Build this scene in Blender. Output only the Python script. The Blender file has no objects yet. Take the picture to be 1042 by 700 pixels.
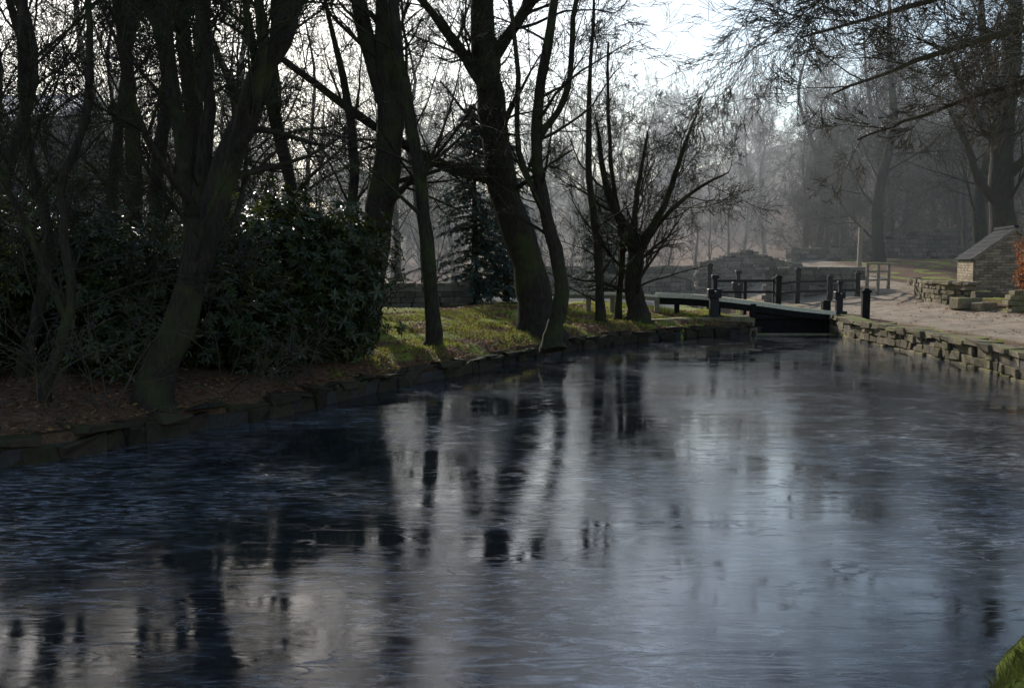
import bpy, math, random
import numpy as np
from mathutils import Vector, Matrix, noise
rnd = random.Random(7)
S = bpy.context.scene
S.view_settings.view_transform='Standard'; S.view_settings.look='None'; S.view_settings.exposure=0

# ---------------------------------------------------------------- helpers
def link(o, parent=None):
    S.collection.objects.link(o)
    if parent: o.parent=parent
    return o
def mesh_np(name, V, F, mat=None, smooth=False, parent=None, col=None):
    V=np.asarray(V,dtype=np.float32); F=np.asarray(F,dtype=np.int32)
    me=bpy.data.meshes.new(name)
    k=F.shape[1]
    me.vertices.add(len(V)); me.vertices.foreach_set('co',V.ravel())
    me.loops.add(F.size); me.loops.foreach_set('vertex_index',F.ravel())
    me.polygons.add(len(F)); me.polygons.foreach_set('loop_start',np.arange(0,F.size,k,dtype=np.int32))
    try: me.polygons.foreach_set('loop_total',np.full(len(F),k,dtype=np.int32))
    except Exception: pass
    if smooth: me.polygons.foreach_set('use_smooth',np.ones(len(F),dtype=bool))
    me.update(calc_edges=True)
    if col is not None:
        for cn,arr in col.items():
            a=me.attributes.new(cn,'FLOAT','POINT'); a.data.foreach_set('value',np.asarray(arr,dtype=np.float32))
    if mat: me.materials.append(mat)
    me.validate()
    o=bpy.data.objects.new(name,me)
    return link(o,parent)
def empty(name, loc=(0,0,0)):
    o=bpy.data.objects.new(name,None); o.location=loc; return link(o)

# ---------------------------------------------------------------- materials
class NT:
    def __init__(s,name):
        s.m=bpy.data.materials.new(name); s.m.use_nodes=True
        s.t=s.m.node_tree; s.n=s.t.nodes; s.l=s.t.links
        s.b=s.n['Principled BSDF']
    def node(s,t,**kw):
        n=s.n.new(t)
        for k,v in kw.items():
            if k in n.inputs: n.inputs[k].default_value=v
            else: setattr(n,k,v)
        return n
    def coord(s,scale=(1,1,1),rot=(0,0,0)):
        tc=s.n.new('ShaderNodeTexCoord'); mp=s.n.new('ShaderNodeMapping')
        mp.inputs['Scale'].default_value=scale; mp.inputs['Rotation'].default_value=rot
        s.l.new(tc.outputs['Object'],mp.inputs['Vector']); return mp.outputs[0]
    def noise(s,scale,detail=6,rough=.6,vec=None,dist=0):
        n=s.node('ShaderNodeTexNoise',Scale=scale,Detail=detail,Roughness=rough,Distortion=dist)
        if vec: s.l.new(vec,n.inputs['Vector'])
        else: s.l.new(s.coord(),n.inputs['Vector'])
        return n.outputs['Fac']
    def ramp(s,fac,stops):
        r=s.n.new('ShaderNodeValToRGB'); e=r.color_ramp.elements
        while len(e)<len(stops): e.new(.5)
        for i,(p,c) in enumerate(stops):
            e[i].position=p; e[i].color=(c[0],c[1],c[2],1) if hasattr(c,'__len__') else (c,c,c,1)
        s.l.new(fac,r.inputs[0]); return r.outputs[0]
    def mix(s,fac,a,b,mode='MIX'):
        m=s.n.new('ShaderNodeMix'); m.data_type='RGBA'; m.blend_type=mode
        for sock,v in ((m.inputs[0],fac),(m.inputs[6],a),(m.inputs[7],b)):
            if isinstance(v,bpy.types.NodeSocket): s.l.new(v,sock)
            elif isinstance(v,(int,float)): sock.default_value=v if sock==m.inputs[0] else (v,v,v,1)
            else: sock.default_value=(v[0],v[1],v[2],1)
        return m.outputs[2]
    def math(s,op,a,b=0):
        m=s.n.new('ShaderNodeMath'); m.operation=op
        for sock,v in ((m.inputs[0],a),(m.inputs[1],b)):
            if isinstance(v,bpy.types.NodeSocket): s.l.new(v,sock)
            else: sock.default_value=v
        return m.outputs[0]
    def attr(s,name):
        a=s.n.new('ShaderNodeAttribute'); a.attribute_name=name; return a.outputs['Fac']
    def upness(s):
        g=s.n.new('ShaderNodeNewGeometry'); x=s.n.new('ShaderNodeSeparateXYZ')
        s.l.new(g.outputs['Normal'],x.inputs[0]); return x.outputs[2]
    def out(s,color,rough=.85,bump=None,strength=.5,dist=.02,spec=None):
        if isinstance(color,bpy.types.NodeSocket): s.l.new(color,s.b.inputs['Base Color'])
        else: s.b.inputs['Base Color'].default_value=(*color,1)
        if isinstance(rough,bpy.types.NodeSocket): s.l.new(rough,s.b.inputs['Roughness'])
        else: s.b.inputs['Roughness'].default_value=rough
        if spec is not None: s.b.inputs['Specular IOR Level'].default_value=spec
        if bump:
            bn=s.node('ShaderNodeBump',Strength=strength,Distance=dist)
            s.l.new(bump,bn.inputs['Height']); s.l.new(bn.outputs[0],s.b.inputs['Normal'])
        return s.m

def bark(name,c1,c2,moss=0.35):
    t=NT(name); v=t.coord((1,1,.22))
    n=t.noise(22,8,.65,v); n2=t.noise(1.3,5,.6)
    c=t.ramp(n,[(.3,c1),(.72,c2)])
    mo=t.ramp(n2,[(.48,0),(.62,moss)])
    c=t.mix(mo,c,(.06,.08,.018))
    return t.out(c,.9,n,.8,.03,spec=.2)
M_bark=bark('bark',(.014,.011,.009),(.065,.05,.036),.5)
M_bark2=bark('bark_grey',(.042,.032,.024),(.14,.11,.08),.3)
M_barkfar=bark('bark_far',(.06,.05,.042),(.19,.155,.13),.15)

def leafmat(name,c1,c2,rough=.35,trans=.15):
    t=NT(name); a=t.attr('v')
    c=t.ramp(a,[(0,c1),(1,c2)])
    t.out(c,rough,spec=.5)
    if trans:
        tr=t.node('ShaderNodeBsdfTranslucent'); t.l.new(c,tr.inputs['Color'])
        mx=t.node('ShaderNodeMixShader'); mx.inputs[0].default_value=trans
        t.l.new(t.b.outputs[0],mx.inputs[1]); t.l.new(tr.outputs[0],mx.inputs[2])
        t.l.new(mx.outputs[0],t.n['Material Output'].inputs['Surface'])
    return t.m
M_rhodo=leafmat('rhododendron_leaf',(.014,.026,.007),(.085,.105,.024),.25,.4)
M_fir=leafmat('fir_needles',(.05,.075,.06),(.11,.15,.11),.6,.35)
M_pine=leafmat('pine_needles',(.02,.04,.02),(.06,.09,.035),.6,.2)
M_dead=leafmat('dead_leaf',(.10,.045,.02),(.36,.18,.07),.7,.3)
M_copper=leafmat('copper_leaf',(.2,.06,.02),(.4,.15,.05),.6,.4)
M_grass=leafmat('grass_blade',(.13,.16,.015),(.42,.45,.07),.6,.45)
M_grass2=leafmat('bank_grass_blade',(.08,.09,.015),(.26,.27,.05),.7,.35)

def stone(name,c1,c2,moss=.5,mc=(.07,.09,.02)):
    t=NT(name); n=t.noise(9,8,.7); a=t.attr('v')
    c=t.ramp(n,[(.25,c1),(.75,c2)])
    c=t.mix(1,c,t.ramp(a,[(0,.55),(1,1.25)]),'MULTIPLY')
    n2=t.noise(2.2,6,.65)
    f=t.math('MULTIPLY',t.ramp(n2,[(.42,0),(.6,1)]),t.ramp(t.upness(),[(.1,.25),(.8,1)]))
    f=t.math('MULTIPLY',f,moss)
    c=t.mix(f,c,mc)
    return t.out(c,.9,t.noise(30,8,.7),.7,.02,spec=.25)
M_stone=stone('mossy_stone',(.09,.072,.05),(.32,.255,.18),.95,(.15,.17,.02))
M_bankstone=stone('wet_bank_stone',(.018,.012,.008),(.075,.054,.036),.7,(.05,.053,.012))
M_stonefar=stone('wall_stone',(.09,.082,.068),(.27,.235,.185),.5)
M_buff=stone('buff_brick',(.26,.2,.13),(.46,.38,.26),.05)

def simple(name,c,rough=.7,var=.4,scale=12,metal=0,spec=.3):
    t=NT(name); n=t.noise(scale,7,.65)
    cc=t.ramp(n,[(.3,[x*(1-var) for x in c]),(.7,[x*(1+var) for x in c])])
    t.b.inputs['Metallic'].default_value=metal
    return t.out(cc,rough,n,.3,.01,spec=spec)
M_blackwood=simple('tarred_timber',(.016,.015,.014),.85,spec=.15)
M_wood=simple('weathered_timber',(.22,.19,.14),.9)
M_beamtop=simple('pale_sunlit_timber',(.66,.6,.44),.95,.18,spec=.05)  # pale rail timber; on the balance beam, sunlight painted into the top colour
M_slate=simple('slate',(.035,.035,.038),.9,spec=.1)
M_whitepaint=simple('white_roof_sheet',(.75,.76,.78),.5,.08,2)
M_darkwall=simple('dark_render',(.06,.06,.065),.9)
M_iron=simple('black_iron',(.02,.02,.022),.6)
M_glass=simple('window_glass',(.03,.035,.04),.1,.1,spec=.5)

# ---------------------------------------------------------------- canal outline (metres)
def catmull(pts,n=8):
    pts=[Vector((*p,0)) if len(p)==2 else Vector(p) for p in pts]
    out=[]; P=[pts[0]*2-pts[1]]+pts+[pts[-1]*2-pts[-2]]
    for i in range(1,len(P)-2):
        a,b,c,d=P[i-1:i+3]
        for j in range(n):
            t=j/n
            out.append(.5*((2*b)+(c-a)*t+(2*a-5*b+4*c-d)*t*t+(3*b-a-3*c+d)*t**3))
    out.append(pts[-1]); return out
Lc=[(-40,-2),(-24,2.5),(-14,5.5),(-8.5,7.9),(-5.15,10.0),(-4.1,11.8),(-3.15,13.3),(-2.15,15.8),(-.45,19.2),(1.1,22.6),(3.0,25.4),(5.0,27.2),(6.95,28.3)]
Rc=[(-40,-14),(-20,-8),(-6,-2.6),(-1.5,.2),(.6,1.9),(1.73,3.3),(2.56,4.6),(4.3,6.6),(6.4,9.8),(8.1,13.5),(8.8,17),(9.1,20),(9.15,23),(9.05,26),(9.2,28.4)]
L=catmull(Lc,6); R=catmull(Rc,6)
poly=[(p.x,p.y) for p in L]+[(6.95,50),(9.2,50)]+[(p.x,p.y) for p in reversed(R)]
PX=np.array(poly)
def inside(x,y):
    c=np.zeros(x.shape,bool); n=len(PX)
    for i in range(n):
        x1,y1=PX[i]; x2,y2=PX[(i+1)%n]
        if y1==y2: continue
        cond=((y1>y)!=(y2>y))&(x<(x2-x1)*(y-y1)/(y2-y1)+x1)
        c^=cond
    return c
def distpoly(x,y):
    d=np.full(x.shape,1e9); n=len(PX)
    for i in range(n):
        a=PX[i]; b=PX[(i+1)%n]; ab=b-a; q=(ab**2).sum()
        if q==0: continue
        t=np.clip(((x-a[0])*ab[0]+(y-a[1])*ab[1])/q,0,1)
        d=np.minimum(d,np.hypot(x-a[0]-t*ab[0],y-a[1]-t*ab[1]))
    return d
def sst(a,b,x):
    t=np.clip((x-a)/(b-a),0,1); return t*t*(3-2*t)
def rightside(x,y):
    xc=np.interp(y,[-14,0,2,4.6,10,14,20,28,50],[-20,-3,-.5,1.5,3,4.5,5.5,8.1,8.1]); return x>xc
def waves(x,y):
    return (np.sin(x*1.3+y*.7)+np.sin(x*.6-y*1.1+2)+np.sin(x*2.7+1)*np.sin(y*2.3)*.6)
def height(x,y):
    x=np.asarray(x,float); y=np.asarray(y,float)
    d=distpoly(x,y)
    left=.26+.20*sst(.05,.6,d)+.26*sst(.4,5,d)+.035*waves(x,y)*sst(.3,2,d)
    right=.36+.16*sst(.15,.5,d)+.02*waves(x,y)*sst(.5,3,d)+1.4*sst(30,50,y)*sst(9.5,13,x)+.25*sst(11,15,x)*sst(15,30,y)
    h=np.where(rightside(x,y),right,left)
    h=h+ sst(62,170,y)*(10+6*sst(0,60,x)+2*np.sin(x*.05+.6)+1.5*np.sin(x*.13+y*.05)) + sst(25,110,x)*14*sst(5,60,y)
    return h
def H(x,y): return float(height(np.array([x]),np.array([y]))[0])

def axis(fine0,fine1,step,lo,hi):
    a=list(np.arange(fine0,fine1,step)); s=step; v=fine1
    while v<hi: a.append(v); s*=1.22; v+=s
    a.append(hi); s=step; v=fine0-step; pre=[]
    while v>lo: pre.append(v); s*=1.22; v-=s
    pre.append(lo); return np.array(pre[::-1]+a)
xs=axis(-14,20,.15,-600,600); ys=axis(-4,46,.15,-200,800)
GX,GY=np.meshgrid(xs,ys); gx=GX.ravel(); gy=GY.ravel()
gz=height(gx,gy); ins=inside(gx,gy); gd=distpoly(gx,gy)
rs=rightside(gx,gy)
nz=np.array([noise.fractal(Vector((a*.9,b*.9,0)),1,2,4) if (-20<a<25 and -5<b<52) else 0 for a,b in zip(gx,gy)])
near=rs&(gy<9)
slope=np.where(near, .3-.85*sst(-.05,.65,gd+nz*.18), -.9)
gz=np.where(ins,slope,gz); gz=np.where(ins&(gy>29.2)&(gy<50),-2.5,gz)
gz=gz+np.where(ins&~near,0,nz*.06*sst(.0,1.5,gd+near*1))
path=np.where(rs&(gx>0),sst(.5,1.1,gd+nz*.3)*(1-sst(4.0,5.2,gd+nz*.4)*(gx<22)),0)
path=np.maximum(path*(gx<16.5), np.where(rs,sst(30,36,gy)*sst(10.2,10.8,gx)*(1-sst(14.5,15.3,gx)),0))
path=np.where(gy<9,0,path)
grassm=np.where(~rs,np.clip(sst(.3,.9,gd)*.3+sst(-.1,.35,nz)*.9,0,1)*sst(14.5,18,gy),sst(-.1,.3,nz)*.7)*(1-path)
grassm=np.where(gy>50,0,grassm); path=np.where(gy>58,0,path); grassm=np.where(rs&(gy<9),1,grassm)
road=np.where(~rs,sst(33.4,33.8,gy-gx*.12)*(1-sst(39,39.4,gy-gx*.12)),0)*(gx<6)
nx,ny=len(xs),len(ys); idx=np.arange(nx*ny).reshape(ny,nx)
F=np.stack([idx[:-1,:-1],idx[:-1,1:],idx[1:,1:],idx[1:,:-1]],-1).reshape(-1,4)
t=NT('ground_soil')
n1=t.noise(14,9,.75); n2=t.noise(2.5,6,.6); n3=t.noise(60,6,.7)
c=t.ramp(n1,[(.3,(.055,.032,.018)),(.55,(.16,.09,.05)),(.75,(.29,.18,.105))])
g=t.ramp(t.noise(25,8,.7),[(.3,(.11,.135,.015)),(.7,(.33,.36,.06))])
gf=t.ramp(t.math('ADD',t.attr('grass'),t.math('MULTIPLY',t.math('SUBTRACT',n2,.5),.9)),[(.4,0),(.62,1)])
c=t.mix(gf,c,g)
pc=t.ramp(n3,[(.3,(.22,.175,.125)),(.7,(.48,.395,.295))])
c=t.mix(t.attr('path'),c,t.mix(t.ramp(n2,[(.45,0),(.62,.65)]),pc,(.18,.125,.08)))
c=t.mix(t.attr('road'),c,(.12,.122,.125))
M_ground=t.out(c,.95,t.math('ADD',n1,t.math('MULTIPLY',n3,.5)),.8,.04,spec=.2)
mesh_np('ground',np.stack([gx,gy,gz],1),F,M_ground,True,col={'path':path,'grass':grassm,'road':road})

# ---------------------------------------------------------------- frozen canal water
t=NT('canal_ice')
v1=t.coord((.35,1.5,1),(0,0,math.radians(-12))); v2=t.coord((.8,2.6,1),(0,0,math.radians(14))); v3=t.coord((1,2.2,1),(0,0,math.radians(-25)))
a=t.noise(1.6,8,.55,v1,.6); b=t.noise(4,9,.68,v2,1.6); c0=t.noise(.3,6,.62); fi=t.noise(17,6,.7,v3,.8)
vor=t.node('ShaderNodeTexVoronoi',feature='DISTANCE_TO_EDGE',Scale=.7)
mxv=t.n.new('ShaderNodeVectorMath'); mxv.operation='ADD'
nn=t.node('ShaderNodeTexNoise',Scale=1.6,Detail=7); t.l.new(v2,nn.inputs['Vector'])
sc=t.n.new('ShaderNodeVectorMath'); sc.operation='SCALE'; sc.inputs['Scale'].default_value=2.2; t.l.new(nn.outputs['Color'],sc.inputs[0])
t.l.new(v2,mxv.inputs[0]); t.l.new(sc.outputs[0],mxv.inputs[1]); t.l.new(mxv.outputs[0],vor.inputs['Vector'])
patch=t.ramp(c0,[(.44,.06),(.58,1)])
crack=t.math('MULTIPLY',t.ramp(vor.outputs['Distance'],[(0,1),(.02,0)]),t.ramp(t.noise(1.1,5,.6),[(.45,0),(.6,1)]))
hgt=t.math('ADD',t.math('ADD',t.math('MULTIPLY',a,.62),t.math('MULTIPLY',t.math('MULTIPLY',t.math('ADD',b,t.math('MULTIPLY',fi,.22)),patch),.42)),t.math('MULTIPLY',crack,.16))
frost=t.math('MULTIPLY',t.ramp(b,[(.46,0),(.70,1)]),patch)
frost=t.math('ADD',frost,t.math('MULTIPLY',crack,.3))
col=t.mix(frost,(.016,.018,.02),(.36,.39,.42))
rg=t.math('ADD',t.math('MULTIPLY',t.ramp(c0,[(.42,0),(.60,1)]),.05),.015)
M_ice=t.out(col,rg,hgt,.19,.03)
M_ice.node_tree.nodes['Principled BSDF'].inputs['IOR'].default_value=1.85
mesh_np('canal_water',[(-60,-20,0),(14,-20,0),(14,29.0,0),(-60,29.0,0)],[(0,1,2,3)],M_ice)

# ---------------------------------------------------------------- blocks / masonry
class Blocks:
    def __init__(s): s.V=[]; s.F=[]; s.C=[]
    def box(s,c,size,rz=0,j=0,tilt=(0,0),v=None,top=1.0):
        b=len(s.V); v=rnd.random() if v is None else v
        m=Matrix.Rotation(rz,3,'Z')@Matrix.Rotation(tilt[0],3,'X')@Matrix.Rotation(tilt[1],3,'Y')
        hx,hy,hz=size[0]/2,size[1]/2,size[2]/2
        ch=min(hx,hy,hz)*.16
        for sx in(-1,1):
            for sy in(-1,1):
                for sz in(-1,1):
                    jj=Vector([rnd.uniform(-j,j) for _ in range(3)]); k=top if sz>0 else 1
                    for q in range(3):
                        p=[sx*hx*k,sy*hy*k,sz*hz]
                        for w in range(3):
                            if w!=q: p[w]-=(sx,sy,sz)[w]*ch
                        s.V.append(tuple(m@(Vector(p)+jj)+Vector(c))); s.C.append(v)
        def id(x,y,z,q): return b+((x*4+y*2+z)*3+q)
        for q in range(3):
            for sgn in (0,1):
                u,w=[k for k in range(3) if k!=q]
                ring=[]
                for (i,jx) in((0,0),(1,0),(1,1),(0,1)):
                    a=[0,0,0]; a[q]=sgn; a[u]=i; a[w]=jx; ring.append(id(*a,q))
                s.F.append(ring)
        for q in range(3):
            u,w=[k for k in range(3) if k!=q]
            for i in(0,1):
                for jx in(0,1):
                    a=[0,0,0]; a[u]=i; a[w]=jx; c2=list(a); c2[q]=1
                    s.F.append([id(*a,u),id(*a,w),id(*c2,w),id(*c2,u)])
        for x in(0,1):
            for y in(0,1):
                for z in(0,1): s.F.append([id(x,y,z,0),id(x,y,z,1),id(x,y,z,2),id(x,y,z,2)])
    def make(s,name,mat,parent=None):
        me=bpy.data.meshes.new(name)
        me.from_pydata(s.V,[],[list(dict.fromkeys(f)) for f in s.F])
        a=me.attributes.new('v','FLOAT','POINT'); a.data.foreach_set('value',s.C)
        import bmesh
        bm=bmesh.new(); bm.from_mesh(me); bmesh.ops.recalc_face_normals(bm,faces=bm.faces); bm.to_mesh(me); bm.free()
        me.materials.append(mat); return link(bpy.data.objects.new(name,me),parent)
def resample(path,step):
    out=[path[0]]; acc=0
    for a,b in zip(path,path[1:]):
        seg=(b-a).length
        while acc+seg>=step:
            t=(step-acc)/seg; a=a.lerp(b,t); out.append(a); seg=(b-a).length; acc=0
        acc+=seg
    return out
def masonry(name,path,z0,z1,thick,ch,bl,mat,jit=.012,coping=None,offset=0,parent=None):
    B=Blocks(); fz0=z0 if callable(z0) else (lambda p:z0); fz1=z1 if callable(z1) else (lambda p:z1)
    pts=resample(path,.05); n=len(pts)
    def frame(i):
        i=max(0,min(n-1,i)); a=pts[max(0,i-4)]; b=pts[min(n-1,i+4)]; d=(b-a); 
        return pts[i],math.atan2(d.y,d.x)
    zmin=min(fz0(p) for p in pts); zmax=max(fz1(p) for p in pts)
    nc=max(1,round((zmax-zmin)/ch)); ch=(zmax-zmin)/nc
    for k in range(nc):
        z=zmin+ch*k; i=-rnd.randint(0,int(bl*10))
        while i<n-1:
            ln=bl*rnd.uniform(.55,1.35); di=max(2,int(ln/.05)); p,r=frame(i+di//2)
            if z+ch*.5>=fz0(p)-.05 and z+ch*.55<=fz1(p):
                nrm=Vector((-math.sin(r),math.cos(r),0))
                c=p+nrm*(offset+rnd.uniform(-1,1)*jit*1.5); 
                B.box((c.x,c.y,z+ch/2),(di*.05-.012,thick*rnd.uniform(.93,1.05),ch-.012),r,jit)
            i+=di
    if coping:
        i=0
        while i<n-1:
            ln=coping[0]*rnd.uniform(.7,1.3); di=max(2,int(ln/.05)); p,r=frame(i+di//2)
            nrm=Vector((-math.sin(r),math.cos(r),0)); c=p+nrm*(offset+rnd.uniform(-1,1)*jit*2)
            zz=(zmin+ch*nc if not callable(z1) else fz1(p))
            B.box((c.x,c.y,zz+coping[1]/2+rnd.uniform(-.01,.01)),(di*.05-.015,coping[2]*rnd.uniform(.92,1.08),coping[1]),r,jit*1.3,(rnd.uniform(-.03,.03),rnd.uniform(-.02,.02)))
            i+=di
    V=[];Fc=[]
    q=pts[::4]+[pts[-1]]
    for i,p in enumerate(q):
        a=q[max(0,i-1)]; b=q[min(len(q)-1,i+1)]; d=(b-a).normalized(); nr=Vector((-d.y,d.x,0))
        zb=fz0(p)-.1; zt=min(fz1(p),zmax)-.03
        for o,z in((-1,zb),(1,zb),(1,zt),(-1,zt)):
            w=p+nr*(offset+o*(thick*.5-.03)); V.append((w.x,w.y,z))
    for i in range(len(q)-1):
        for k in range(4): Fc.append((i*4+k,i*4+(k+1)%4,i*4+4+(k+1)%4,i*4+4+k))
    Fc.append((0,1,2,3)); e=(len(q)-1)*4; Fc.append((e,e+1,e+2,e+3))
    par=parent or empty(name)
    B.make('stone_blocks',mat,par)
    mesh_np('mortar_core',V,Fc,M_core,parent=par)
    return par
t=NT('mortar'); M_core=t.out(t.ramp(t.noise(20),[(.3,(.02,.017,.014)),(.7,(.05,.043,.034))]),.95)
Lb=[p for p in L if p.x>-16]; Rb=[p for p in R if p.y>9]
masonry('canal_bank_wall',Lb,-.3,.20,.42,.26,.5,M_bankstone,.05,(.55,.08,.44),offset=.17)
masonry('towpath_wall',Rb,-.3,.42,.42,.16,.4,M_stone,.022,(.6,.12,.5),offset=-.17)

# ---------------------------------------------------------------- trees
def tubes(name,polys,mat,parent=None):
    objsV=[];objsF=[];base=0
    for sides,sel in((9,[p for p in polys if p[1][0]>=.07]),(5,[p for p in polys if .02<=p[1][0]<.07]),(3,[p for p in polys if p[1][0]<.02])):
        if not sel: continue
        P=[];Tn=[];Rr=[];Ref=[];con=[]
        for pts,rr in sel:
            n=len(pts); b=len(P)
            tot=pts[-1]-pts[0]; ax=min(range(3),key=lambda k:abs(tot[k])); ref=[0,0,0]; ref[ax]=1
            for i in range(n):
                d=pts[min(n-1,i+1)]-pts[max(0,i-1)]
                P.append(pts[i][:]); Tn.append(d[:]); Rr.append(rr[i]); Ref.append(ref)
                if i<n-1: con.append(b+i)
        P=np.array(P);Tn=np.array(Tn);Rr=np.array(Rr);Ref=np.array(Ref,float)
        Tn/=np.linalg.norm(Tn,axis=1,keepdims=True)+1e-9
        U=np.cross(Tn,Ref);U/=np.linalg.norm(U,axis=1,keepdims=True)+1e-9; W=np.cross(Tn,U)
        an=np.arange(sides)*2*math.pi/sides
        V=P[:,None,:]+Rr[:,None,None]*(np.cos(an)[None,:,None]*U[:,None,:]+np.sin(an)[None,:,None]*W[:,None,:])
        con=np.array(con)[:,None]; k=np.arange(sides)[None,:]; k2=(k+1)%sides
        Fq=np.stack([con*sides+k,con*sides+k2,(con+1)*sides+k2,(con+1)*sides+k],-1).reshape(-1,4)
        objsV.append(V.reshape(-1,3)); objsF.append(Fq+base); base+=len(P)*sides
    return mesh_np(name,np.concatenate(objsV),np.concatenate(objsF),mat,True,parent)
def rv(r): return Vector((r.gauss(0,1),r.gauss(0,1),r.gauss(0,1)))
def sub(polys,p,d,Ln,r,lev,cfg,rg):
    n=(7,7,5,4,3,3)[lev]; pts=[p.copy()];rr=[r];w=cfg['wig'];rm=cfg['rmin']
    for i in range(n):
        d=(d+rv(rg)*w+Vector((0,0,cfg['trop'][lev]))).normalized(); p=p+d*(Ln/n); pts.append(p); rr.append(max(r*(1-.8*(i+1)/n),rm))
    polys.append((pts,rr))
    if lev>=cfg['max']: return
    for k in range(cfg['kids'][lev]):
        t=rg.uniform(.12,1)**.8*n; i=min(n-1,int(t)); f=t-i; q=pts[i].lerp(pts[i+1],f); dd=(pts[i+1]-pts[i]).normalized()
        s=rv(rg); s=(s-dd*s.dot(dd)).normalized(); ang=rg.uniform(*cfg['ang'])
        sub(polys,q,dd*math.cos(ang)+s*math.sin(ang),Ln*rg.uniform(*cfg['lr'])*(1.1-.4*t/n),max(rm,rr[i]*.55),lev+1,cfg,rg)
CFG=dict(wig=.11,rmin=.0045,trop=(.04,.05,.03,.01,-.01,0),max=4,kids=(0,6,6,4,0),ang=(.4,.95),lr=(.38,.66))
def cfg(**k): c=dict(CFG); c.update(k); return c
def smooth_trunk(pts,rads,rg,n=5,wob=.02):
    ps=catmull(pts,n); rs_=[]
    m=len(pts)-1
    for i in range(len(ps)): rs_.append(float(np.interp(i/n,range(m+1),rads)))
    out=[]
    for i,p in enumerate(ps): out.append(p+Vector((rg.uniform(-1,1),rg.uniform(-1,1),0))*wob*(i>0))
    rs_=[r*(1+.06*math.sin(i*1.7)) for i,r in enumerate(rs_)]
    return out,rs_
def limbs(polys,ps,rr,count,t0,Ls,cf,rg,bias=None,ang=(.6,1.2)):
    n=len(ps)-1
    for k in range(count):
        t=(t0+(1-t0)*((k+rg.random())/count))*n; i=min(n-1,int(t)); q=ps[i].lerp(ps[i+1],t-i); dd=(ps[i+1]-ps[i]).normalized()
        s=rv(rg)
        if bias: s+=Vector(bias)*1.0
        s=(s-dd*s.dot(dd)).normalized(); a=rg.uniform(*ang)
        sub(polys,q,dd*math.cos(a)+s*math.sin(a),Ls*rg.uniform(.6,1.2)*(1.15-.5*t/n),max(min(rr[i]*rg.uniform(.18,.36),.07),.014),1,cf,rg)
def tree(name,trunks,mat=M_bark,seed=1,nl=14,Ls=3.2,t0=.3,cf=CFG,bias=None,flare=True):
    rg=random.Random(seed); polys=[]
    for ti,(pts,rads) in enumerate(trunks):
        pts=[Vector(p) for p in pts]
        if flare and ti==0:
            p0=pts[0]; pts=[p0-Vector((0,0,.25)),p0+(pts[1]-p0)*.12]+pts[1:]; rads=[rads[0]*1.75,rads[0]*1.1]+list(rads[1:])
        ps,rr=smooth_trunk(pts,rads,rg); polys.append((ps,rr))
        k=nl if ti==0 else max(3,int(nl*.55))
        limbs(polys,ps,rr,k,t0 if ti==0 else .25,Ls if ti==0 else Ls*.75,cf,rg,bias)
    return tubes(name,polys,mat)

tree('alder_tree',[([(-4.4,12,.45),(-3.87,12,1.8),(-3.5,12.1,3.1),(-3.04,12.2,4.3),(-2.65,12.3,5.4),(-2.2,12.5,9.5)],[.2,.18,.17,.15,.12,.04]),
 ([(-4.3,12.1,.7),(-3.95,12.3,2.2),(-4.15,12.6,3.6),(-4.4,12.9,5.2),(-4.6,13,8.5)],[.14,.12,.1,.08,.03]),
 ([(-4.0,12.1,1.6),(-3.85,12.3,2.8),(-3.75,12.5,4.0),(-3.8,12.6,5.5),(-3.6,12.8,8.5)],[.11,.1,.08,.07,.03]),
 ([(-3.5,12.1,3.1),(-3.1,11.9,3.7),(-2.9,11.8,4.6),(-3.0,11.7,6.0)],[.08,.07,.06,.03])],M_bark,11,13,2.6,.3)
tree('alder_tree',[([(-5.5,11.5,.45),(-5.15,11.6,1.6),(-5.3,11.8,2.9),(-5.0,12,4.3),(-5.2,12.2,8)],[.07,.06,.05,.045,.02]),
 ([(-5.15,11.6,1.3),(-5.6,11.4,2.6),(-6.0,11.3,3.9),(-6.1,11.3,6.5)],[.05,.04,.035,.02])],M_bark,12,12,2.4,.25)
tree('birch_tree',[([(-6.4,12.8,.5),(-6.0,12.9,2.2),(-6.3,13,4.3),(-5.9,13,8.5)],[.08,.07,.06,.03])],M_bark,13,12,2.6,.3)
tree('oak_tree',[([(-3.3,21.5,.6),(-2.9,21.5,2.85),(-2.58,21.5,4.97),(-2.65,21.5,7.5),(-2.3,21.7,13)],[.36,.32,.29,.24,.07]),
 ([(-2.6,21.5,5.2),(-3.2,21.6,7.3),(-3.9,21.9,11.5)],[.2,.17,.05]),
 ([(-3.1,21.5,1.4),(-3.45,21.8,3.0),(-3.5,22,5.0),(-4.1,22,8)],[.14,.12,.1,.04])],M_bark,21,14,3.6,.38)
tree('ash_tree',[([(-1.5,19,.6),(-1.67,19,2.95),(-1.92,19,4.8),(-2.2,19,6.9),(-2.2,19.2,11.5)],[.14,.125,.115,.1,.03])],M_bark,22,11,2.8,.38)
tree('sycamore_tree',[([(.62,23,.6),(.38,23,2.0),(-.2,23,3.8),(-.48,23,5.86),(-.66,23,7.9),(-.5,23.2,14.5)],[.42,.38,.35,.32,.28,.08]),
 ([(-.3,23,3.95),(-1.2,22.8,4.15),(-2.07,22.7,4.5),(-3.4,22.4,5.3),(-4.9,22,6.4),(-6.2,21.6,7.2)],[.17,.14,.11,.1,.07,.03]),
 ([(-.5,23,6.0),(-1.3,22.8,7.0),(-2.6,22.5,8.6)],[.15,.12,.05]),
 ([(-.5,23,6.6),(.5,22.8,8.0),(1.6,22.5,10)],[.15,.12,.05])],M_bark,23,14,4.0,.45)
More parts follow.
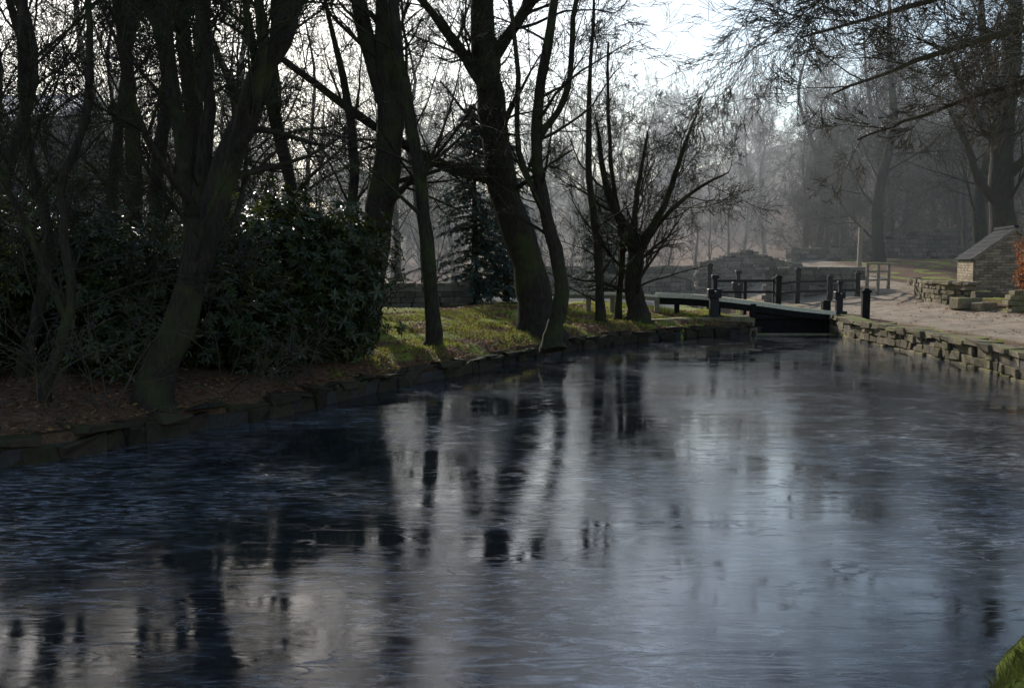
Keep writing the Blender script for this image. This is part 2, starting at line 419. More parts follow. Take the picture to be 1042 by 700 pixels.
tree('ash_tree',[([(.85,20.5,.5),(1.02,20.5,1.7),(.62,20.5,3.4),(.5,20.5,5.0),(.83,20.5,7.3),(1.0,20.7,12)],[.17,.15,.13,.115,.09,.03]),
 ([(.65,20.5,3.1),(.15,20.4,4.3),(.1,20.3,6.2),(-.3,20.2,8.5)],[.075,.06,.05,.03]),
 ([(.55,20.5,4.6),(1.1,20.4,5.5),(1.3,20.3,7.3),(1.9,20,9)],[.08,.065,.05,.03])],M_bark,24,12,3.2,.38)
tree('birch_tree',[([(2.34,26,.6),(2.2,26,2.7),(1.98,26,4.8),(2.1,26,9)],[.12,.1,.085,.03])],M_bark,25,14,2.8,.25)
tree('birch_tree',[([(2.95,27.5,.6),(3.05,27.5,2.7),(2.7,27.5,4.8),(2.6,27.5,8)],[.09,.08,.06,.03])],M_bark,28,12,2.6,.25)
tree('apple_tree',[([(3.45,27,.6),(3.25,27,1.5),(3.3,27,2.5),(2.6,27.2,3.9),(2.3,27.2,5.8)],[.27,.23,.18,.11,.04]),
 ([(3.3,27,2.4),(4.0,26.8,3.4),(4.4,26.7,4.6),(4.9,26.7,6)],[.12,.09,.07,.02]),
 ([(3.3,27,2.0),(4.0,27.2,3.1),(5.0,27.4,4.0),(5.9,27.3,4.5)],[.1,.07,.05,.02]),
 ([(3.3,27,2.6),(3.4,27.2,4.0),(3.7,27.4,5.6)],[.1,.07,.03])],M_bark,26,14,2.8,.25,cfg(kids=(0,7,6,4,0),wig=.14))
def generic(name,x,y,h,r,seed,mat=M_bark,lean=.5,nl=12,Ls=None,cf=CFG,t0=.25):
    rg=random.Random(seed*31); z=H(x,y); 
    pts=[(x+rg.uniform(-1,1)*lean*k*.5,y+rg.uniform(-1,1)*lean*k*.5,z+h*f) for k,f in enumerate((0,.22,.45,.7,1))]
    rr=[r,r*.85,r*.7,r*.45,r*.1]
    return tree(name,[(pts,rr)],mat,seed,nl,Ls or h*.3,t0,cf)
sp=['ash_tree','birch_tree','oak_tree','alder_tree']
dense=[]
for i,(x,y,h,r) in enumerate([(-8.5,17,11,.13),(-7.0,20,12,.16),(-5.4,18.5,10,.09),(-5.4,24,12,.17)]):
    dense.append(generic(sp[i%4],x,y,h,r,100+i,M_bark,nl=15,Ls=3.8,t0=.18))
for i,(x,y,s) in enumerate([(-10.5,21,1.05),(-12.5,24,1.1),(-8,27,1.1),(-11.5,29,1.15),(-14.5,26,1.1),(-9,32,1.2),(-13,34,1.2),(-6.6,29.5,1.1),(-12.5,18,1.0),(-17,22,1.1),(-7.5,36,1.2),(-18,35,1.3),(-4.6,40,1.1),(-11,40,1.3),(-3.2,36,1.0),(-16,40,1.3),(-20,30,1.2)]):
    src=dense[i%4]; o=bpy.data.objects.new(src.name.split('.')[0],src.data)
    sx,sy=[(-8.5,17),(-7.0,20),(-5.4,18.5),(-5.4,24)][i%4]; a=rnd.uniform(0,6.28)
    off=Matrix.Rotation(a,3,'Z')@(Vector((sx,sy,0))*s)
    o.rotation_euler=(0,0,a); o.scale=(s,s,s); o.location=(x-off.x,y-off.y,H(x,y)-H(sx,sy)*s); link(o)
# overhanging beech on the right bank (trunk outside picture)
cfb=cfg(trop=(0,-.01,-.015,-.02,-.02,0),kids=(0,7,5,4,0),rmin=.0045,wig=.08,ang=(.3,.85),lr=(.42,.74))
rg=random.Random(55); polys=[]
tp=[Vector(p) for p in((12.6,15.5,.4),(12.4,15.5,1.2),(12.3,15.6,3.2),(12.3,15.8,5.5),(12.5,16,8),(12.6,16,13))]
ps,rr=smooth_trunk(tp,[.62,.42,.38,.34,.28,.08],rg); polys.append((ps,rr))
for pts,r0,nk,ls in [([(12.3,15.8,5.6),(10.3,16.0,6.7),(8.4,16.0,6.7),(6.4,15.8,6.1),(4.4,15.6,5.5)],.13,14,2.3),
    ([(12.3,15.8,5.0),(10.2,15.4,5.7),(8.0,15.0,5.6),(6.2,14.8,5.1),(4.6,14.6,4.5)],.11,13,2.1),
    ([(12.3,15.7,4.6),(10.6,16.4,5.3),(9.0,17.0,5.2),(7.4,17.4,4.7),(6.0,17.6,4.2)],.09,10,2.1),
    ([(12.3,15.7,4.2),(10.8,16.0,4.8),(9.4,16.6,4.7),(8.4,17.0,4.2)],.07,6,1.6),
    ([(12.3,15.8,6.2),(10.4,14.8,7.0),(8.0,13.8,6.8),(5.6,13.2,6.1),(3.6,12.8,5.3)],.13,14,2.4),
    ([(12.4,15.8,6.8),(10.2,17,7.6),(7.4,18.5,7.7),(4.4,19,7.0)],.12,13,2.8),
    ([(12.4,15.8,6.8),(11.2,19,7.9),(9.4,21.5,8.4),(7.5,23,8.2)],.12,9,2.6)]:
    q,r2=smooth_trunk([Vector(p) for p in pts],list(np.linspace(r0,.015,len(pts))),rg,5,.06); polys.append((q,r2))
    limbs(polys,q,r2,nk,.12,ls,cfb,rg,bias=(-.8,-.1,-.1),ang=(.3,.95))
limbs(polys,ps,rr,8,.5,4.0,cfb,rg)
tubes('beech_tree',polys,M_bark2)
tree('beech_tree',[([(18.9,38,1.8),(18.6,38,4),(18.5,38,6.5),(18.7,38,9.5),(19,38,16)],[.5,.46,.42,.36,.1]),
 ([(18.5,38,4.2),(17.6,37.8,5.1),(17.0,37.6,6.4),(16.2,37.4,7.6)],[.2,.17,.13,.05]),
 ([(18.5,38,6.2),(17.2,37.5,7.6),(16.0,37,9.5)],[.2,.15,.05]),
 ([(18.5,38,5),(19.4,37.5,6.2),(20.5,37,8)],[.2,.16,.05])],M_bark,31,14,4.5,.35,cfg(kids=(0,8,6,4,0)))
generic('ash_tree',20.3,43,15,.3,131)
generic('oak_tree',17.3,47,14,.28,132)
generic('ash_tree',24,34,16,.35,133)

wood=empty('distant_woodland')
vars_=[]
for i in range(5):
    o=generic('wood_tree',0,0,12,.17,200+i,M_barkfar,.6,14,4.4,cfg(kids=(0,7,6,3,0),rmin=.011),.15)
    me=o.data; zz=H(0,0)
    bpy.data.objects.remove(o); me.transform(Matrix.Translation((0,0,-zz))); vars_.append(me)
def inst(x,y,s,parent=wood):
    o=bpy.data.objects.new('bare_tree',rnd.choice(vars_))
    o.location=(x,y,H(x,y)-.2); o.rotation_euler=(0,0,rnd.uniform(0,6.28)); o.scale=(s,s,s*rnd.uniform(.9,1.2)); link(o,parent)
for k in range(300):
    y=rnd.uniform(60,175); x=(rnd.uniform(-.62,.66))*y
    if -.02<x/y<.22 and y<100: 
        if rnd.random()<.6: continue
    inst(x,y,rnd.uniform(.65,1.05))
for k in range(16):
    y=rnd.uniform(44,60); x=rnd.uniform(-.62,-.12)*y
    inst(x,y,rnd.uniform(.7,1.0))
for k in range(16):
    y=rnd.uniform(50,64); x=rnd.uniform(.30,.6)*y
    inst(x,y,rnd.uniform(.7,1.1))
for k in range(22):
    y=rnd.uniform(50,62); x=rnd.uniform(.0,.34)*y
    inst(x,y,rnd.uniform(.35,.6))

# ---------------------------------------------------------------- leaves
def leaf_mesh(name,P,D,N,Ls,Ws,mat,parent=None,fold=.15,vals=None):
    P=np.asarray(P);D=np.asarray(D);N=np.asarray(N)
    D=D/np.linalg.norm(D,axis=1,keepdims=True); Sd=np.cross(D,N); Sd/=np.linalg.norm(Sd,axis=1,keepdims=True)+1e-9; N=np.cross(Sd,D)
    Ls=np.asarray(Ls)[:,None];Ws=np.asarray(Ws)[:,None]
    a=P; b=P+D*Ls*.45+Sd*Ws+N*Ws*fold; c=P+D*Ls-N*Ls*.12; d=P+D*Ls*.45-Sd*Ws+N*Ws*fold; m=P+D*Ls*.5-N*Ws*fold
    V=np.stack([a,b,c,d,m],1).reshape(-1,3); n=len(P); i=np.arange(n)[:,None]*5
    F=np.concatenate([i+np.array([[0,1,4]]),i+np.array([[1,2,4]]),i+np.array([[2,3,4]]),i+np.array([[3,0,4]])])
    v=np.random.RandomState(3).rand(n) if vals is None else vals
    return mesh_np(name,V,F,mat,False,parent,{'v':np.repeat(v,5)})
nr=np.random.RandomState(5)
def rhodo(name,blobs,dens,stems,size=(.09,.16),wd=.19,zmin=.45):
    par=empty(name); P=[];D=[];N=[];Ls=[];Ws=[];vv=[]
    for (cx,cy,cz,rx,ry,rz) in blobs:
        k=int(dens*(rx*ry+rx*rz+ry*rz)/3*4)
        for _ in range(k):
            u=nr.normal(size=3); u/=np.linalg.norm(u)
            f=1+.55*noise.noise(Vector((u[0]*2.2+cx,u[1]*2.2+cy,u[2]*2.2)))+.35*noise.noise(Vector((u[0]*6+cx,u[1]*6,u[2]*6)))
            s=f*(nr.uniform(.5,1.0)**.6)
            p=np.array([cx+u[0]*rx*s,cy+u[1]*ry*s,cz+u[2]*rz*s])
            if p[2]<zmin: continue
            ax=u*.8+nr.normal(size=3)*.35+np.array([0,0,.55]); ax/=np.linalg.norm(ax)
            t1=np.cross(ax,nr.normal(size=3)); t1/=np.linalg.norm(t1); t2=np.cross(ax,t1); tone=nr.rand()
            nl=nr.randint(5,9)
            for j in range(nl):
                an=j*6.283/nl+nr.uniform(-.2,.2); rad=t1*math.cos(an)+t2*math.sin(an)
                d=rad+ax*nr.uniform(-.25,.45); P.append(p);D.append(d);N.append(ax-rad*.2+nr.normal(size=3)*.12)
                l=nr.uniform(*size);Ls.append(l);Ws.append(l*wd);vv.append(min(1,max(0,tone*.8+nr.uniform(-.1,.2))))
    return par,(P,D,N,Ls,Ws,np.array(vv))
def bush(name,blobs,dens,stems):
    par,(P,D,N,Ls,Ws,vv)=rhodo(name,blobs,dens,stems)
    leaf_mesh('leaves',P,D,N,Ls,Ws,M_rhodo,par,.25,vv)
    rg=random.Random(len(P)); polys=[]
    for (x,y) in stems:
        for _ in range(5):
            d=Vector((rg.uniform(-.8,.8),rg.uniform(-.8,.8),1)).normalized()
            sub(polys,Vector((x,y,H(x,y)-.1)),d,2.0,.035,2,cfg(kids=(0,0,5,3,0),max=4),rg)
    tubes('stems',polys,M_bark,par)
bush('rhododendron_bush',[(-6.9,14.6,1.7,1.7,1.3,1.35),(-8.4,13.8,1.5,1.4,1.2,1.2),(-5.8,14.4,1.5,1.3,1.2,1.2)],230,[(-6.9,14.5),(-8,14),(-5.9,14.4)])
bush('rhododendron_bush',[(-3.9,16.2,1.9,1.25,1.2,1.45),(-3.1,15.9,1.5,1.1,.9,1.15),(-4.6,14.8,1.3,1.0,.9,1.0)],240,[(-3.9,16.2),(-3.2,16)])
bush('rhododendron_bush',[(-3.05,17.6,2.2,.9,.9,1.0),(-2.9,16.3,.95,.7,.6,.6),(-3.6,14.4,.95,.7,.6,.6)],240,[(-3.0,17.4)])
bush('laurel_bush',[(-9.2,12.3,1.2,1.3,.9,1.0),(-7.4,12.6,1.0,.9,.7,.7),(-5.2,13.1,.95,.8,.6,.6)],200,[(-9.1,12.3),(-7.4,12.6)])
bush('laurel_bush',[(-6.6,18.5,1.5,2.2,1.0,1.4),(-10.2,17.5,1.7,2.2,1.2,1.6)],110,[(-6.6,18.5),(-10,17.5)])
def shade_pine(x,y,h,seed,blobs):  # added pines, crowns above the frame, blocking sun from the near-left ice
    par,(P,D,N,Ls,Ws,vv)=rhodo('shade_pine_tree',blobs,40,[1],(.2,.36),.1,2)
    leaf_mesh('needle_clusters',P,D,N,Ls,Ws,M_pine,par,.2,vv)
    rg=random.Random(seed); z=H(x,y)
    ps,rr=smooth_trunk([Vector((x,y,z-.2)),Vector((x+.2,y,z+h*.3)),Vector((x-.1,y,z+h*.65)),Vector((x,y,z+h))],[.24,.19,.14,.05],rg)
    polys=[(ps,rr)]
    for b in blobs:
        for _ in range(3):
            c=Vector(b[:3])+rv(rg)*.6; i=max(2,int(len(ps)*min(.95,(c.z-z-1)/h))); q=ps[min(i,len(ps)-1)]
            polys.append(([q,q.lerp(c,.5)+Vector((0,0,-.15)),c],[.05,.04,.015]))
    tubes('trunk',polys,M_bark,par)
shade_pine(-7.3,22.5,12.5,1,[(-7.3,22.5,12.2,1.8,1.8,1.0),(-8.6,22.3,10.6,1.7,1.5,.9),(-5.9,22.8,10.9,1.7,1.5,.9),(-7.2,22,9.2,2.2,1.6,.8),(-7.6,23.5,11.2,1.6,1.4,.8),(-7.4,22.4,8.1,1.9,1.4,.75)])
shade_pine(-9.8,25.5,14,2,[(-9.8,25.5,13.5,1.8,1.8,1.0),(-11,25.3,11.8,1.8,1.5,.9),(-8.6,25.8,12.0,1.7,1.5,.9),(-9.6,25,10.3,2.2,1.6,.8),(-8.7,25.6,9.0,1.7,1.3,.75)])

for (x,y,sd) in((-4.9,11.0,1),(-6.3,10.6,2),(-7.6,10.2,3),(-3.9,12.9,4),(-3.2,14.2,5)):
    rg=random.Random(sd*7); polys=[]
    for k in range(9):
        d=Vector((rg.uniform(-1,1),rg.uniform(-1,.6),rg.uniform(.5,1.4))).normalized()
        sub(polys,Vector((x+rg.uniform(-.4,.4),y+rg.uniform(-.2,.5),.4)),d,rg.uniform(.8,1.5),.012,2,cfg(kids=(0,0,6,4,0),max=4,trop=(0,0,-.12,-.08,-.05,0),rmin=.003,wig=.2),rg)
    tubes('bramble_bush',polys,M_bark2)

def conifer(name,x,y,h,r,seed):
    rg=np.random.RandomState(seed); z0=H(x,y); par=empty(name); pol=[([Vector((x,y,z0-.2)),Vector((x,y,z0+h*.5)),Vector((x,y,z0+h))],[.14,.08,.01])]
    P=[];D=[];N=[];Ls=[]
    for k in range(int(h*30)):
        f=(k/(h*30))**.9; z=z0+.25+f*(h-.3); rad=r*(1-f)**.6*rg.uniform(.45,1.2)+.08; an=rg.uniform(0,6.283)
        d=np.array([math.cos(an),math.sin(an),0]); n=6; pts=[]
        for i in range(n+1):
            q=i/n; pts.append(Vector((x+d[0]*rad*q,y+d[1]*rad*q,z-.35*rad*q*q+.1*q)))
        pol.append((pts,[.018*(1-i/n)+.004 for i in range(n+1)]))
        m=int(20+rad*50)
        for j in range(m):
            q=rg.uniform(.12,1); c=np.array([x+d[0]*rad*q,y+d[1]*rad*q,z-.35*rad*q*q+.1*q])
            sd=np.array([-d[1],d[0],0])*rg.choice([-1,1]); dd=sd*rg.uniform(.3,1)+d*rg.uniform(.3,1)+np.array([0,0,rg.uniform(-.9,.1)])
            P.append(c);D.append(dd);N.append([rg.normal()*.3,rg.normal()*.3,1]);Ls.append(rg.uniform(.12,.26))
    Ls=np.array(Ls); leaf_mesh('needle_sprays',P,D,N,Ls,Ls*.15,M_fir,par); tubes('trunk',pol,M_bark,par)
conifer('fir_tree',-1.2,32,6.3,1.7,4)
conifer('fir_tree',-.2,33.5,5.4,1.5,5)
conifer('yew_tree',3.1,35,4.0,1.1,6)

# leaf litter, grass
def scatter(n,x0,x1,y0,y1,cond):
    x=nr.uniform(x0,x1,n);y=nr.uniform(y0,y1,n); ok=(~inside(x,y)); d=distpoly(x,y); r_=rightside(x,y); ok&=cond(x,y,d,r_); x=x[ok];y=y[ok]; return x,y,height(x,y)
x,y,z=scatter(90000,-12,9,9,32,lambda x,y,d,r:(~r)&(d<6)&(d>.0))
z=np.maximum(z,.31)+.01; n=len(x); an=nr.uniform(0,6.28,n)
leaf_mesh('leaf_litter',np.stack([x,y,z],1),np.stack([np.cos(an),np.sin(an),nr.uniform(-.1,.5,n)],1),np.stack([nr.normal(size=n)*.5,nr.normal(size=n)*.5,np.ones(n)],1),nr.uniform(.04,.09,n),nr.uniform(.015,.03,n),M_dead)
x,y,z=scatter(16000,5,20,8,34,lambda x,y,d,r:r&((d>3.2)|(nr.rand(len(x))<.12)))
n=len(x); an=nr.uniform(0,6.28,n)
leaf_mesh('leaf_litter',np.stack([x,y,z+.01],1),np.stack([np.cos(an),np.sin(an),nr.uniform(-.1,.4,n)],1),np.stack([nr.normal(size=n)*.5,nr.normal(size=n)*.5,np.ones(n)],1),nr.uniform(.04,.08,n),nr.uniform(.015,.03,n),M_dead)
def gn(x,y): return np.array([noise.noise(Vector((a*.8,b*.8,3))) for a,b in zip(x,y)])
x,y,z=scatter(90000,-4,8,15,33,lambda x,y,d,r:(~r)&(d<5)&(d>.12)); k=(gn(x,y)+.15*(y>20))>.04; x,y,z=x[k],y[k],z[k]; n=len(x)
leaf_mesh('grass',np.stack([x,y,z-.01],1),np.stack([nr.normal(size=n)*.5,nr.normal(size=n)*.5,np.ones(n)],1),nr.normal(size=(n,3)),nr.uniform(.04,.12,n),nr.uniform(.004,.008,n),M_grass)
x,y,z=scatter(40000,1,20,2.5,34,lambda x,y,d,r:r&((d<.75)|(d>4.5))&(y>8)); k=gn(x,y)>-.05; x,y,z=x[k],y[k],z[k]; n=len(x)
leaf_mesh('grass',np.stack([x,y,z],1),np.stack([nr.normal(size=n)*.5,nr.normal(size=n)*.5,np.ones(n)],1),nr.normal(size=(n,3)),nr.uniform(.03,.09,n),nr.uniform(.003,.007,n),M_grass)
x=nr.uniform(1.2,5,70000);y=nr.uniform(2.6,7.5,70000);d=distpoly(x,y);i_=inside(x,y);k=(~i_&(d<1.2))|(i_&(d<.32)&rightside(x,y));x,y,d=x[k],y[k],d[k];z=np.where(inside(x,y),.30-.85*sst(-.05,.65,d),height(x,y))-.01;n=len(x)
k=np.array([noise.noise(Vector((a*4,b*4,0))) for a,b in zip(x,y)])>-.22; x,y,z=x[k],y[k],z[k]; n=len(x)
leaf_mesh('grass',np.stack([x,y,z],1),np.stack([nr.normal(size=n)*.7,nr.normal(size=n)*.7,np.ones(n)],1),nr.normal(size=(n,3)),nr.uniform(.03,.10,n),nr.uniform(.002,.005,n),M_grass2)

# ---------------------------------------------------------------- lock
gate=empty('lock_gate')
B=Blocks()
for i in range(7): B.box((7.12+i*.32,28.9,.0),(.315,.09,1.2),0,.003)
B.box((8.1,28.8,.48),(2.3,.12,.14)); B.box((8.1,28.8,.05),(2.3,.1,.12)); B.box((9.12,28.85,.2),(.22,.26,1.5)); B.box((7.0,28.85,.2),(.16,.2,1.3))
B.make('gate_planks',M_blackwood,gate)
def bar(name,pts,w,h,mat,parent,topmat=None):
    V=[];F=[]
    for i,p in enumerate(pts):
        p=Vector(p); a=Vector(pts[max(0,i-1)]); b=Vector(pts[min(len(pts)-1,i+1)]); d=(b-a).normalized(); s=d.cross(Vector((0,0,1))).normalized(); u=s.cross(d)
        ww=w if not callable(w) else w(i/(len(pts)-1)); hh=h if not callable(h) else h(i/(len(pts)-1))
        for sx,sz in((-1,-1),(1,-1),(1,.2),(.75,1),(-.75,1),(-1,.2)): V.append(tuple(p+s*sx*ww/2+u*sz*hh/2))
    k=6
    for i in range(len(pts)-1):
        for j in range(k): F.append((i*k+j,i*k+(j+1)%k,(i+1)*k+(j+1)%k,(i+1)*k+j))
    me=bpy.data.meshes.new(name); e=(len(pts)-1)*k
    me.from_pydata(V,[],F+[tuple(range(k))[::-1],tuple(range(e,e+k))]); me.materials.append(mat)
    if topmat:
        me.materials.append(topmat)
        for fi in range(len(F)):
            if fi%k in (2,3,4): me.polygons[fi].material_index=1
    return link(bpy.data.objects.new(name,me),parent)
bp=catmull([(9.35,28.75,.50),(8.2,28.8,.62),(7.0,28.95,.78),(5.6,29.3,.93),(4.3,29.7,.98)],4)
bar('balance_beam',bp,lambda t:.30+.1*t,lambda t:.28+.06*t,M_blackwood,gate,M_beamtop)  # upper faces and bevels coloured pale to read as sunlit
B=Blocks(); B.box((6.05,29.15,.55),(.14,.14,.6)); B.box((4.9,29.5,.6),(.14,.14,.6)); B.make('beam_rest_posts',M_blackwood,gate)
B=Blocks()
for k in range(2):
    for i in range(4):
        B.box((6.75-.0,28.45+i*.62+.3*(k%2),.12+.26*k-.05),(.45,.6,.25),0,.012)
        B.box((9.45,28.45+i*.62+.3*(k%2),.12+.26*k-.05),(.5,.6,.25),0,.012)
for i in range(5): B.box((6.5-.6*i,28.55-.14*i*i*.5,.42),(.58,.55,.14),.2*i*.4,.012)
B.box((8.1,28.3,-.12),(2.4,.3,.3),0,.01)
B.make('lock_quoin_stones',M_stone)
def post(name,x,y,h,w,mat=M_blackwood,cap=True,z=None):
    B=Blocks(); z=H(x,y) if z is None else z
    B.box((x,y,z+h/2-.1),(w,w,h+.2),rnd.uniform(-.2,.2),.003,(rnd.uniform(-.02,.02),rnd.uniform(-.02,.02)))
    if cap:
        B.box((x,y,z+h+.03),(w*1.25,w*1.25,.06),0,.003); B.box((x,y,z+h+.08),(w*.9,w*.9,.06),0,.003,top=.6)
    return B.make(name,mat)
post('mooring_bollard',9.62,27.0,.72,.2)
def paddle(x,y,s=1,z=None):
    z=H(x,y) if z is None else z; B=Blocks()
    B.box((x,y,z+.35*s),(.24*s,.22*s,.9*s)); B.box((x,y-.02,z+.70*s),(.38*s,.28*s,.26*s),0,.004); B.box((x+.02,y,z+.98*s),(.12*s,.12*s,.34*s)); B.box((x,y-.24*s,z+.74*s),(.07*s,.3*s,.07*s)); B.box((x,y,z+.02),(.5*s,.45*s,.12))
    B.box((x+.02,y,z+1.16*s),(.2*s,.18*s,.1*s))
    return B.make('paddle_gear',M_iron)
paddle(5.8,28.5,1.02,.45)
paddle(9.75,29.6,.8)
paddle(7.6,33.5,1.0,.55)
rail=empty('timber_rail_fence')
fp=catmull([(1.5,29.4,1.08),(2.5,29.2,1.08),(3.4,29.2,1.06),(4.3,29.4,1.0)],4)
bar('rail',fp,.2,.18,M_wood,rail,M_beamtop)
B=Blocks()
for q in fp[::3]: B.box((q.x,q.y+.06,.7),(.14,.14,.72),0,.004)
B.make('posts',M_wood,rail)
for x,y,h in((8.3,31,1.05),(9.0,34,.95),(10.2,35.5,1.25),(11.2,35,1.0),(6.4,31.5,.6),(7.15,36,1.4),(12.3,35.4,1.1)):
    post('lock_side_post',x,y,h,.17,z=.5)
hand=empty('lock_handrail')
for z in(.95,1.3): bar('rail',[(9.0,34,z),(10.2,35.5,z+.05),(12.3,35.4,z+.1)],.07,.09,M_blackwood,hand)
hand3=empty('lock_handrail')
for z in(1.1,1.45): bar('rail',[(6.4,31.6,z),(8.3,31.1,z+.02)],.06,.07,M_blackwood,hand3)
B=Blocks()
for x,y in((6.4,31.6),(7.35,31.35)): B.box((x,y,.95),(.1,.1,1.1))
B.make('posts',M_blackwood,hand3)
hand2=empty('pale_handrail')
hz=H(13.2,36)
for z in(.45,.75,1.02): bar('rail',[(12.5,35,hz+z),(13.7,36.2,hz+z)],.05,.06,M_wood,hand2)
B=Blocks()
for x,y in((12.5,35),(13.1,35.6),(13.7,36.2)): B.box((x,y,hz+.5),(.1,.1,1.1))
B.make('posts',M_wood,hand2)
post('wooden_post',14.3,41,1.9,.16,M_wood,False)
def P2(*a): return catmull(a,6)
masonry('stone_wall',P2((-12,30.2),(-6,30.6),(-3,31),(-1.5,31.6)),.1,1.3,.4,.17,.4,M_stonefar,.012,(.45,.1,.46))
masonry('stone_wall',P2((-1,42.5),(2,42),(5,42),(7.8,43.5)),.4,1.75,.4,.2,.5,M_stonefar,.012,(.5,.12,.46))
def gab(p): return 1.95+.55*max(0,1-abs(p.x-10.6)/1.9)
masonry('stone_bridge_parapet',P2((8.4,45),(10.5,45.2),(13,45.6)),.4,gab,.5,.14,.5,M_stonefar,.01,(.35,.1,.56))
masonry('stone_wall',P2((13.2,47.5),(15,48),(17,48.6)),1.0,2.6,.5,.2,.5,M_stonefar,.012,(.5,.1,.56))
masonry('stone_wall',P2((16.5,51),(20,53),(26,57)),1.2,lambda p:2.9+(p.x-16.5)*.13,.5,.22,.6,M_stonefar,.012,None)
masonry('lock_side_wall',P2((9.8,38),(11.5,37.6),(13.0,37.4)),.4,1.75,.5,.2,.5,M_stonefar,.012,(.5,.1,.56))
masonry('retaining_wall',P2((15.2,37.6),(14.1,34),(13.7,31.6),(13.9,30.2)),.4,1.35,.4,.15,.4,M_stone,.016,(.5,.1,.46))
masonry('garden_wall',P2((13.9,27.6),(15.5,27.4),(19,27)),.4,1.15,.45,.16,.42,M_stone,.016,(.45,.14,.5))
B=Blocks()
B.box((13.35,29.2,.85),(.75,.5,.34),.1,.02); B.box((13.6,28.6,.75),(.6,.45,.3),.3,.02); B.box((13.9,29.4,1.1),(.5,.4,.2),-.1,.02)
B.make('stone_blocks_pile',M_stone)

# hut
hut=empty('stone_hut',(17.3,35.0,.06)); hut.rotation_euler=(0,0,math.radians(-14)); hut.scale=(.94,.94,.94); hx,hy,hzb=0,0,.78
B=Blocks(); W,Dp,hw=2.6,3.0,1.5
for k in range(15):
    z=hzb+.05+k*.1
    for side in range(4):
        ln=W if side%2==0 else Dp; n_=9 if side%2==0 else 10; o=(k%2)*.5
        for i in range(n_+ (k%2)):
            a=-ln/2+ (i+.5-o)*ln/n_; w_=ln/n_
            if k%2 and i==0: a=-ln/2+w_*.25;w_=w_*.5
            elif k%2 and i==n_: a=ln/2-w_*.25;w_=w_*.5
            w_-=.01
            if side==0: B.box((hx+a,hy-Dp/2,z),(w_,.12,.092),0,.003)
            elif side==2: B.box((hx+a,hy+Dp/2,z),(w_,.12,.092),0,.003)
            elif side==1: B.box((hx+W/2,hy+a,z),(.12,w_,.092),0,.003)
            else: B.box((hx-W/2,hy+a,z),(.118,w_,.092),0,.003)
for k in range(9):
    z=hzb+hw+.05+k*.1; half=(W/2)*(1-k/9.2); n_=max(1,int(half*2/.29))
    for i in range(n_):
        for yy in(hy-Dp/2,hy+Dp/2): B.box((hx-half+(i+.5)*2*half/n_,yy,z),(2*half/n_-.01,.12,.092),0,.003)
B.make('brick_walls',M_buff,hut)
ap=hzb+hw+1.0
mesh_np('inner_walls',[(hx-W/2+.03,hy-Dp/2+.03,hzb-.4),(hx+W/2-.03,hy-Dp/2+.03,hzb-.4),(hx+W/2-.03,hy+Dp/2-.03,hzb-.4),(hx-W/2+.03,hy+Dp/2-.03,hzb-.4),
 (hx-W/2+.03,hy-Dp/2+.03,hzb+hw),(hx+W/2-.03,hy-Dp/2+.03,hzb+hw),(hx+W/2-.03,hy+Dp/2-.03,hzb+hw),(hx-W/2+.03,hy+Dp/2-.03,hzb+hw)],[(0,1,5,4),(1,2,6,5),(2,3,7,6),(3,0,4,7)],M_core,parent=hut)
mesh_np('gable_core',[(hx-W/2+.05,hy-Dp/2+.03,hzb+hw),(hx+W/2-.05,hy-Dp/2+.03,hzb+hw),(hx,hy-Dp/2+.03,ap-.1),(hx-W/2+.05,hy+Dp/2-.03,hzb+hw),(hx+W/2-.05,hy+Dp/2-.03,hzb+hw),(hx,hy+Dp/2-.03,ap-.1)],[(0,1,2),(3,4,5)],M_core,parent=hut)
B=Blocks(); sl=math.atan2(1.0,W/2)
for sgn in(-1,1):
    for r_ in range(7):
        f=(r_+.5)/7
        for i in range(10):
            xx=hx+sgn*(W/2+.15)*(1-f); zz=hzb+hw-.1+f*1.13+.03
            B.box((xx,hy-Dp/2-.12+(i+.5)*(Dp+.24)/10+(r_%2)*.1-.05,zz),(.30,(Dp+.24)/10-.008,.03),0,.003,(0,sgn*sl*.93))
B.box((hx,hy,ap+.1),(.16,Dp+.3,.1))
B.make('slate_roof',M_slate,hut)
B=Blocks()
for sgn in(-1,1): B.box((hx+sgn*(W/4+.04),hy-Dp/2-.17,hzb+hw+.47),(1.75,.05,.12),0,.002,(0,sgn*sl))
B.make('barge_boards',M_wood,hut)
B=Blocks(); B.box((hx+.55,hy-Dp/2-.07,hzb+.68),(.7,.06,1.4)); B.make('door',M_blackwood,hut)
n=9000
u=nr.normal(size=(n,3)); u/=np.linalg.norm(u,axis=1,keepdims=True); s=nr.uniform(.5,1,n)[:,None]**.5
Pp=np.array([16.9,30.5,2.0])+u*s*np.array([1.4,1.3,1.3])*(1+.15*np.sin(u[:,[0]]*9)*np.cos(u[:,[2]]*7)); Pp=Pp[Pp[:,2]>.8]; n=len(Pp)
hedge=empty('copper_beech_hedge')
leaf_mesh('leaves',Pp,nr.normal(size=(n,3)),nr.normal(size=(n,3)),nr.uniform(.05,.09,n),nr.uniform(.018,.03,n),M_copper,hedge)
rg=random.Random(3); polys=[]
for _ in range(8): sub(polys,Vector((16.9+rg.uniform(-.5,.5),30.5,.6)),Vector((rg.uniform(-.6,.6),rg.uniform(-.6,.6),1)).normalized(),2.2,.03,2,cfg(kids=(0,0,6,4,0)),rg)
tubes('stems',polys,M_bark,hedge)

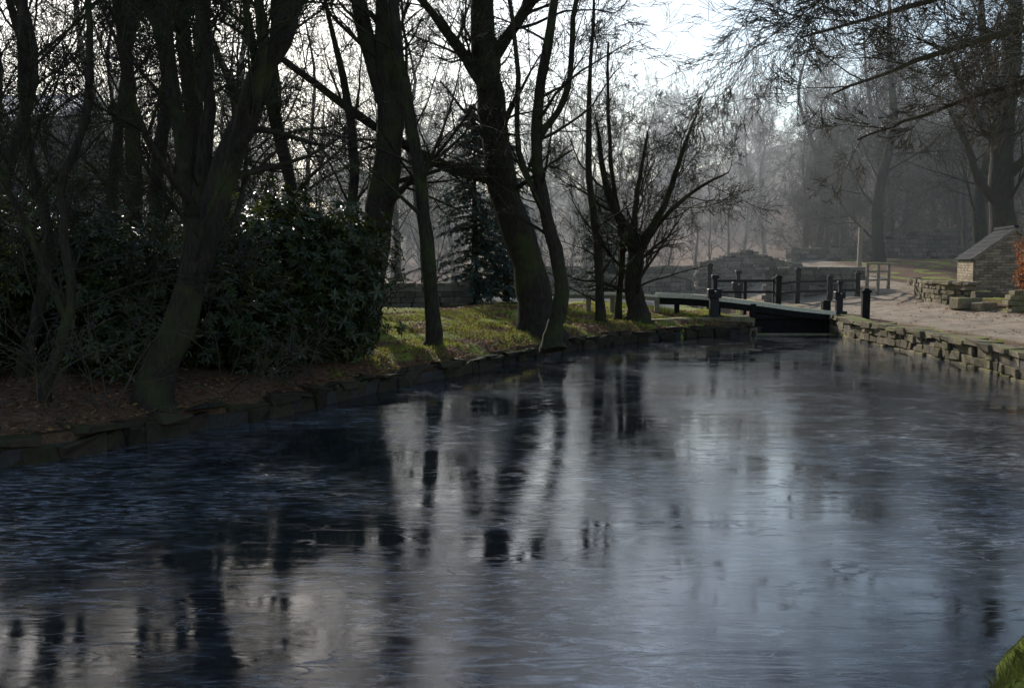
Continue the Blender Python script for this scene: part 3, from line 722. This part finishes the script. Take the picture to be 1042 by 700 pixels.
bd=empty('mill_building')
B=Blocks(); B.box((-26,48,4.2),(12,8,8.4),0,0,v=.5); B.make('walls',M_darkwall,bd)
B=Blocks(); B.box((-26,45.8,9.0),(12.6,5.2,.18),0,0,(.33,0),v=.5); B.box((-26,50.4,9.0),(12.6,5.2,.18),0,0,(-.33,0),v=.5); B.make('roof',M_whitepaint,bd)
B=Blocks()
for i in range(6):
    for j in range(2): B.box((-31+i*2,43.98,3+j*2.8),(1.0,.06,1.4))
B.make('windows',M_glass,bd)

# ---------------------------------------------------------------- haze
t=bpy.data.materials.new('haze'); t.use_nodes=True; nt=t.node_tree; nt.nodes.remove(nt.nodes['Principled BSDF'])
vs=nt.nodes.new('ShaderNodeVolumeScatter'); vs.inputs['Color'].default_value=(.84,.93,1,1); vs.inputs['Density'].default_value=.003; vs.inputs['Anisotropy'].default_value=.6
nt.links.new(vs.outputs[0],nt.nodes['Material Output'].inputs['Volume'])
a=(-110,29.5,-3); b=(120,170,18)
V=[(x,y,z) for x in(a[0],b[0]) for y in(a[1],b[1]) for z in(a[2],b[2])]
mesh_np('mist',V,[(0,1,3,2),(4,6,7,5),(0,4,5,1),(2,3,7,6),(0,2,6,4),(1,5,7,3)],t)

# ---------------------------------------------------------------- sky, sun, camera
el=math.radians(26); az=math.radians(-18)
W_=bpy.data.worlds.new('World'); S.world=W_; W_.use_nodes=True; nt=W_.node_tree
sky=nt.nodes.new('ShaderNodeTexSky'); sky.sky_type='NISHITA'; sky.sun_disc=False; sky.sun_elevation=el; sky.sun_rotation=az; sky.ozone_density=2.5; sky.air_density=1.2; sky.dust_density=1.0
hsv=nt.nodes.new('ShaderNodeHueSaturation'); hsv.inputs['Saturation'].default_value=.9; hsv.inputs['Value'].default_value=1.05
nt.links.new(sky.outputs[0],hsv.inputs['Color']); nt.links.new(hsv.outputs[0],nt.nodes['Background'].inputs[0]); nt.nodes['Background'].inputs[1].default_value=.15
sd=bpy.data.lights.new('sun','SUN'); sd.energy=5; sd.angle=math.radians(.5); sd.color=(1,.94,.84)
so=link(bpy.data.objects.new('sun',sd)); dirv=Vector((math.sin(az)*math.cos(el),math.cos(az)*math.cos(el),math.sin(el))); so.rotation_euler=dirv.to_track_quat('Z','Y').to_euler()
cam=bpy.data.cameras.new('camera'); cam.lens=34.9; cam.sensor_width=36; cam.clip_end=2000
co=link(bpy.data.objects.new('camera',cam)); co.location=(0,0,2.1); co.rotation_euler=(math.radians(90-4.8),0,0); S.camera=co
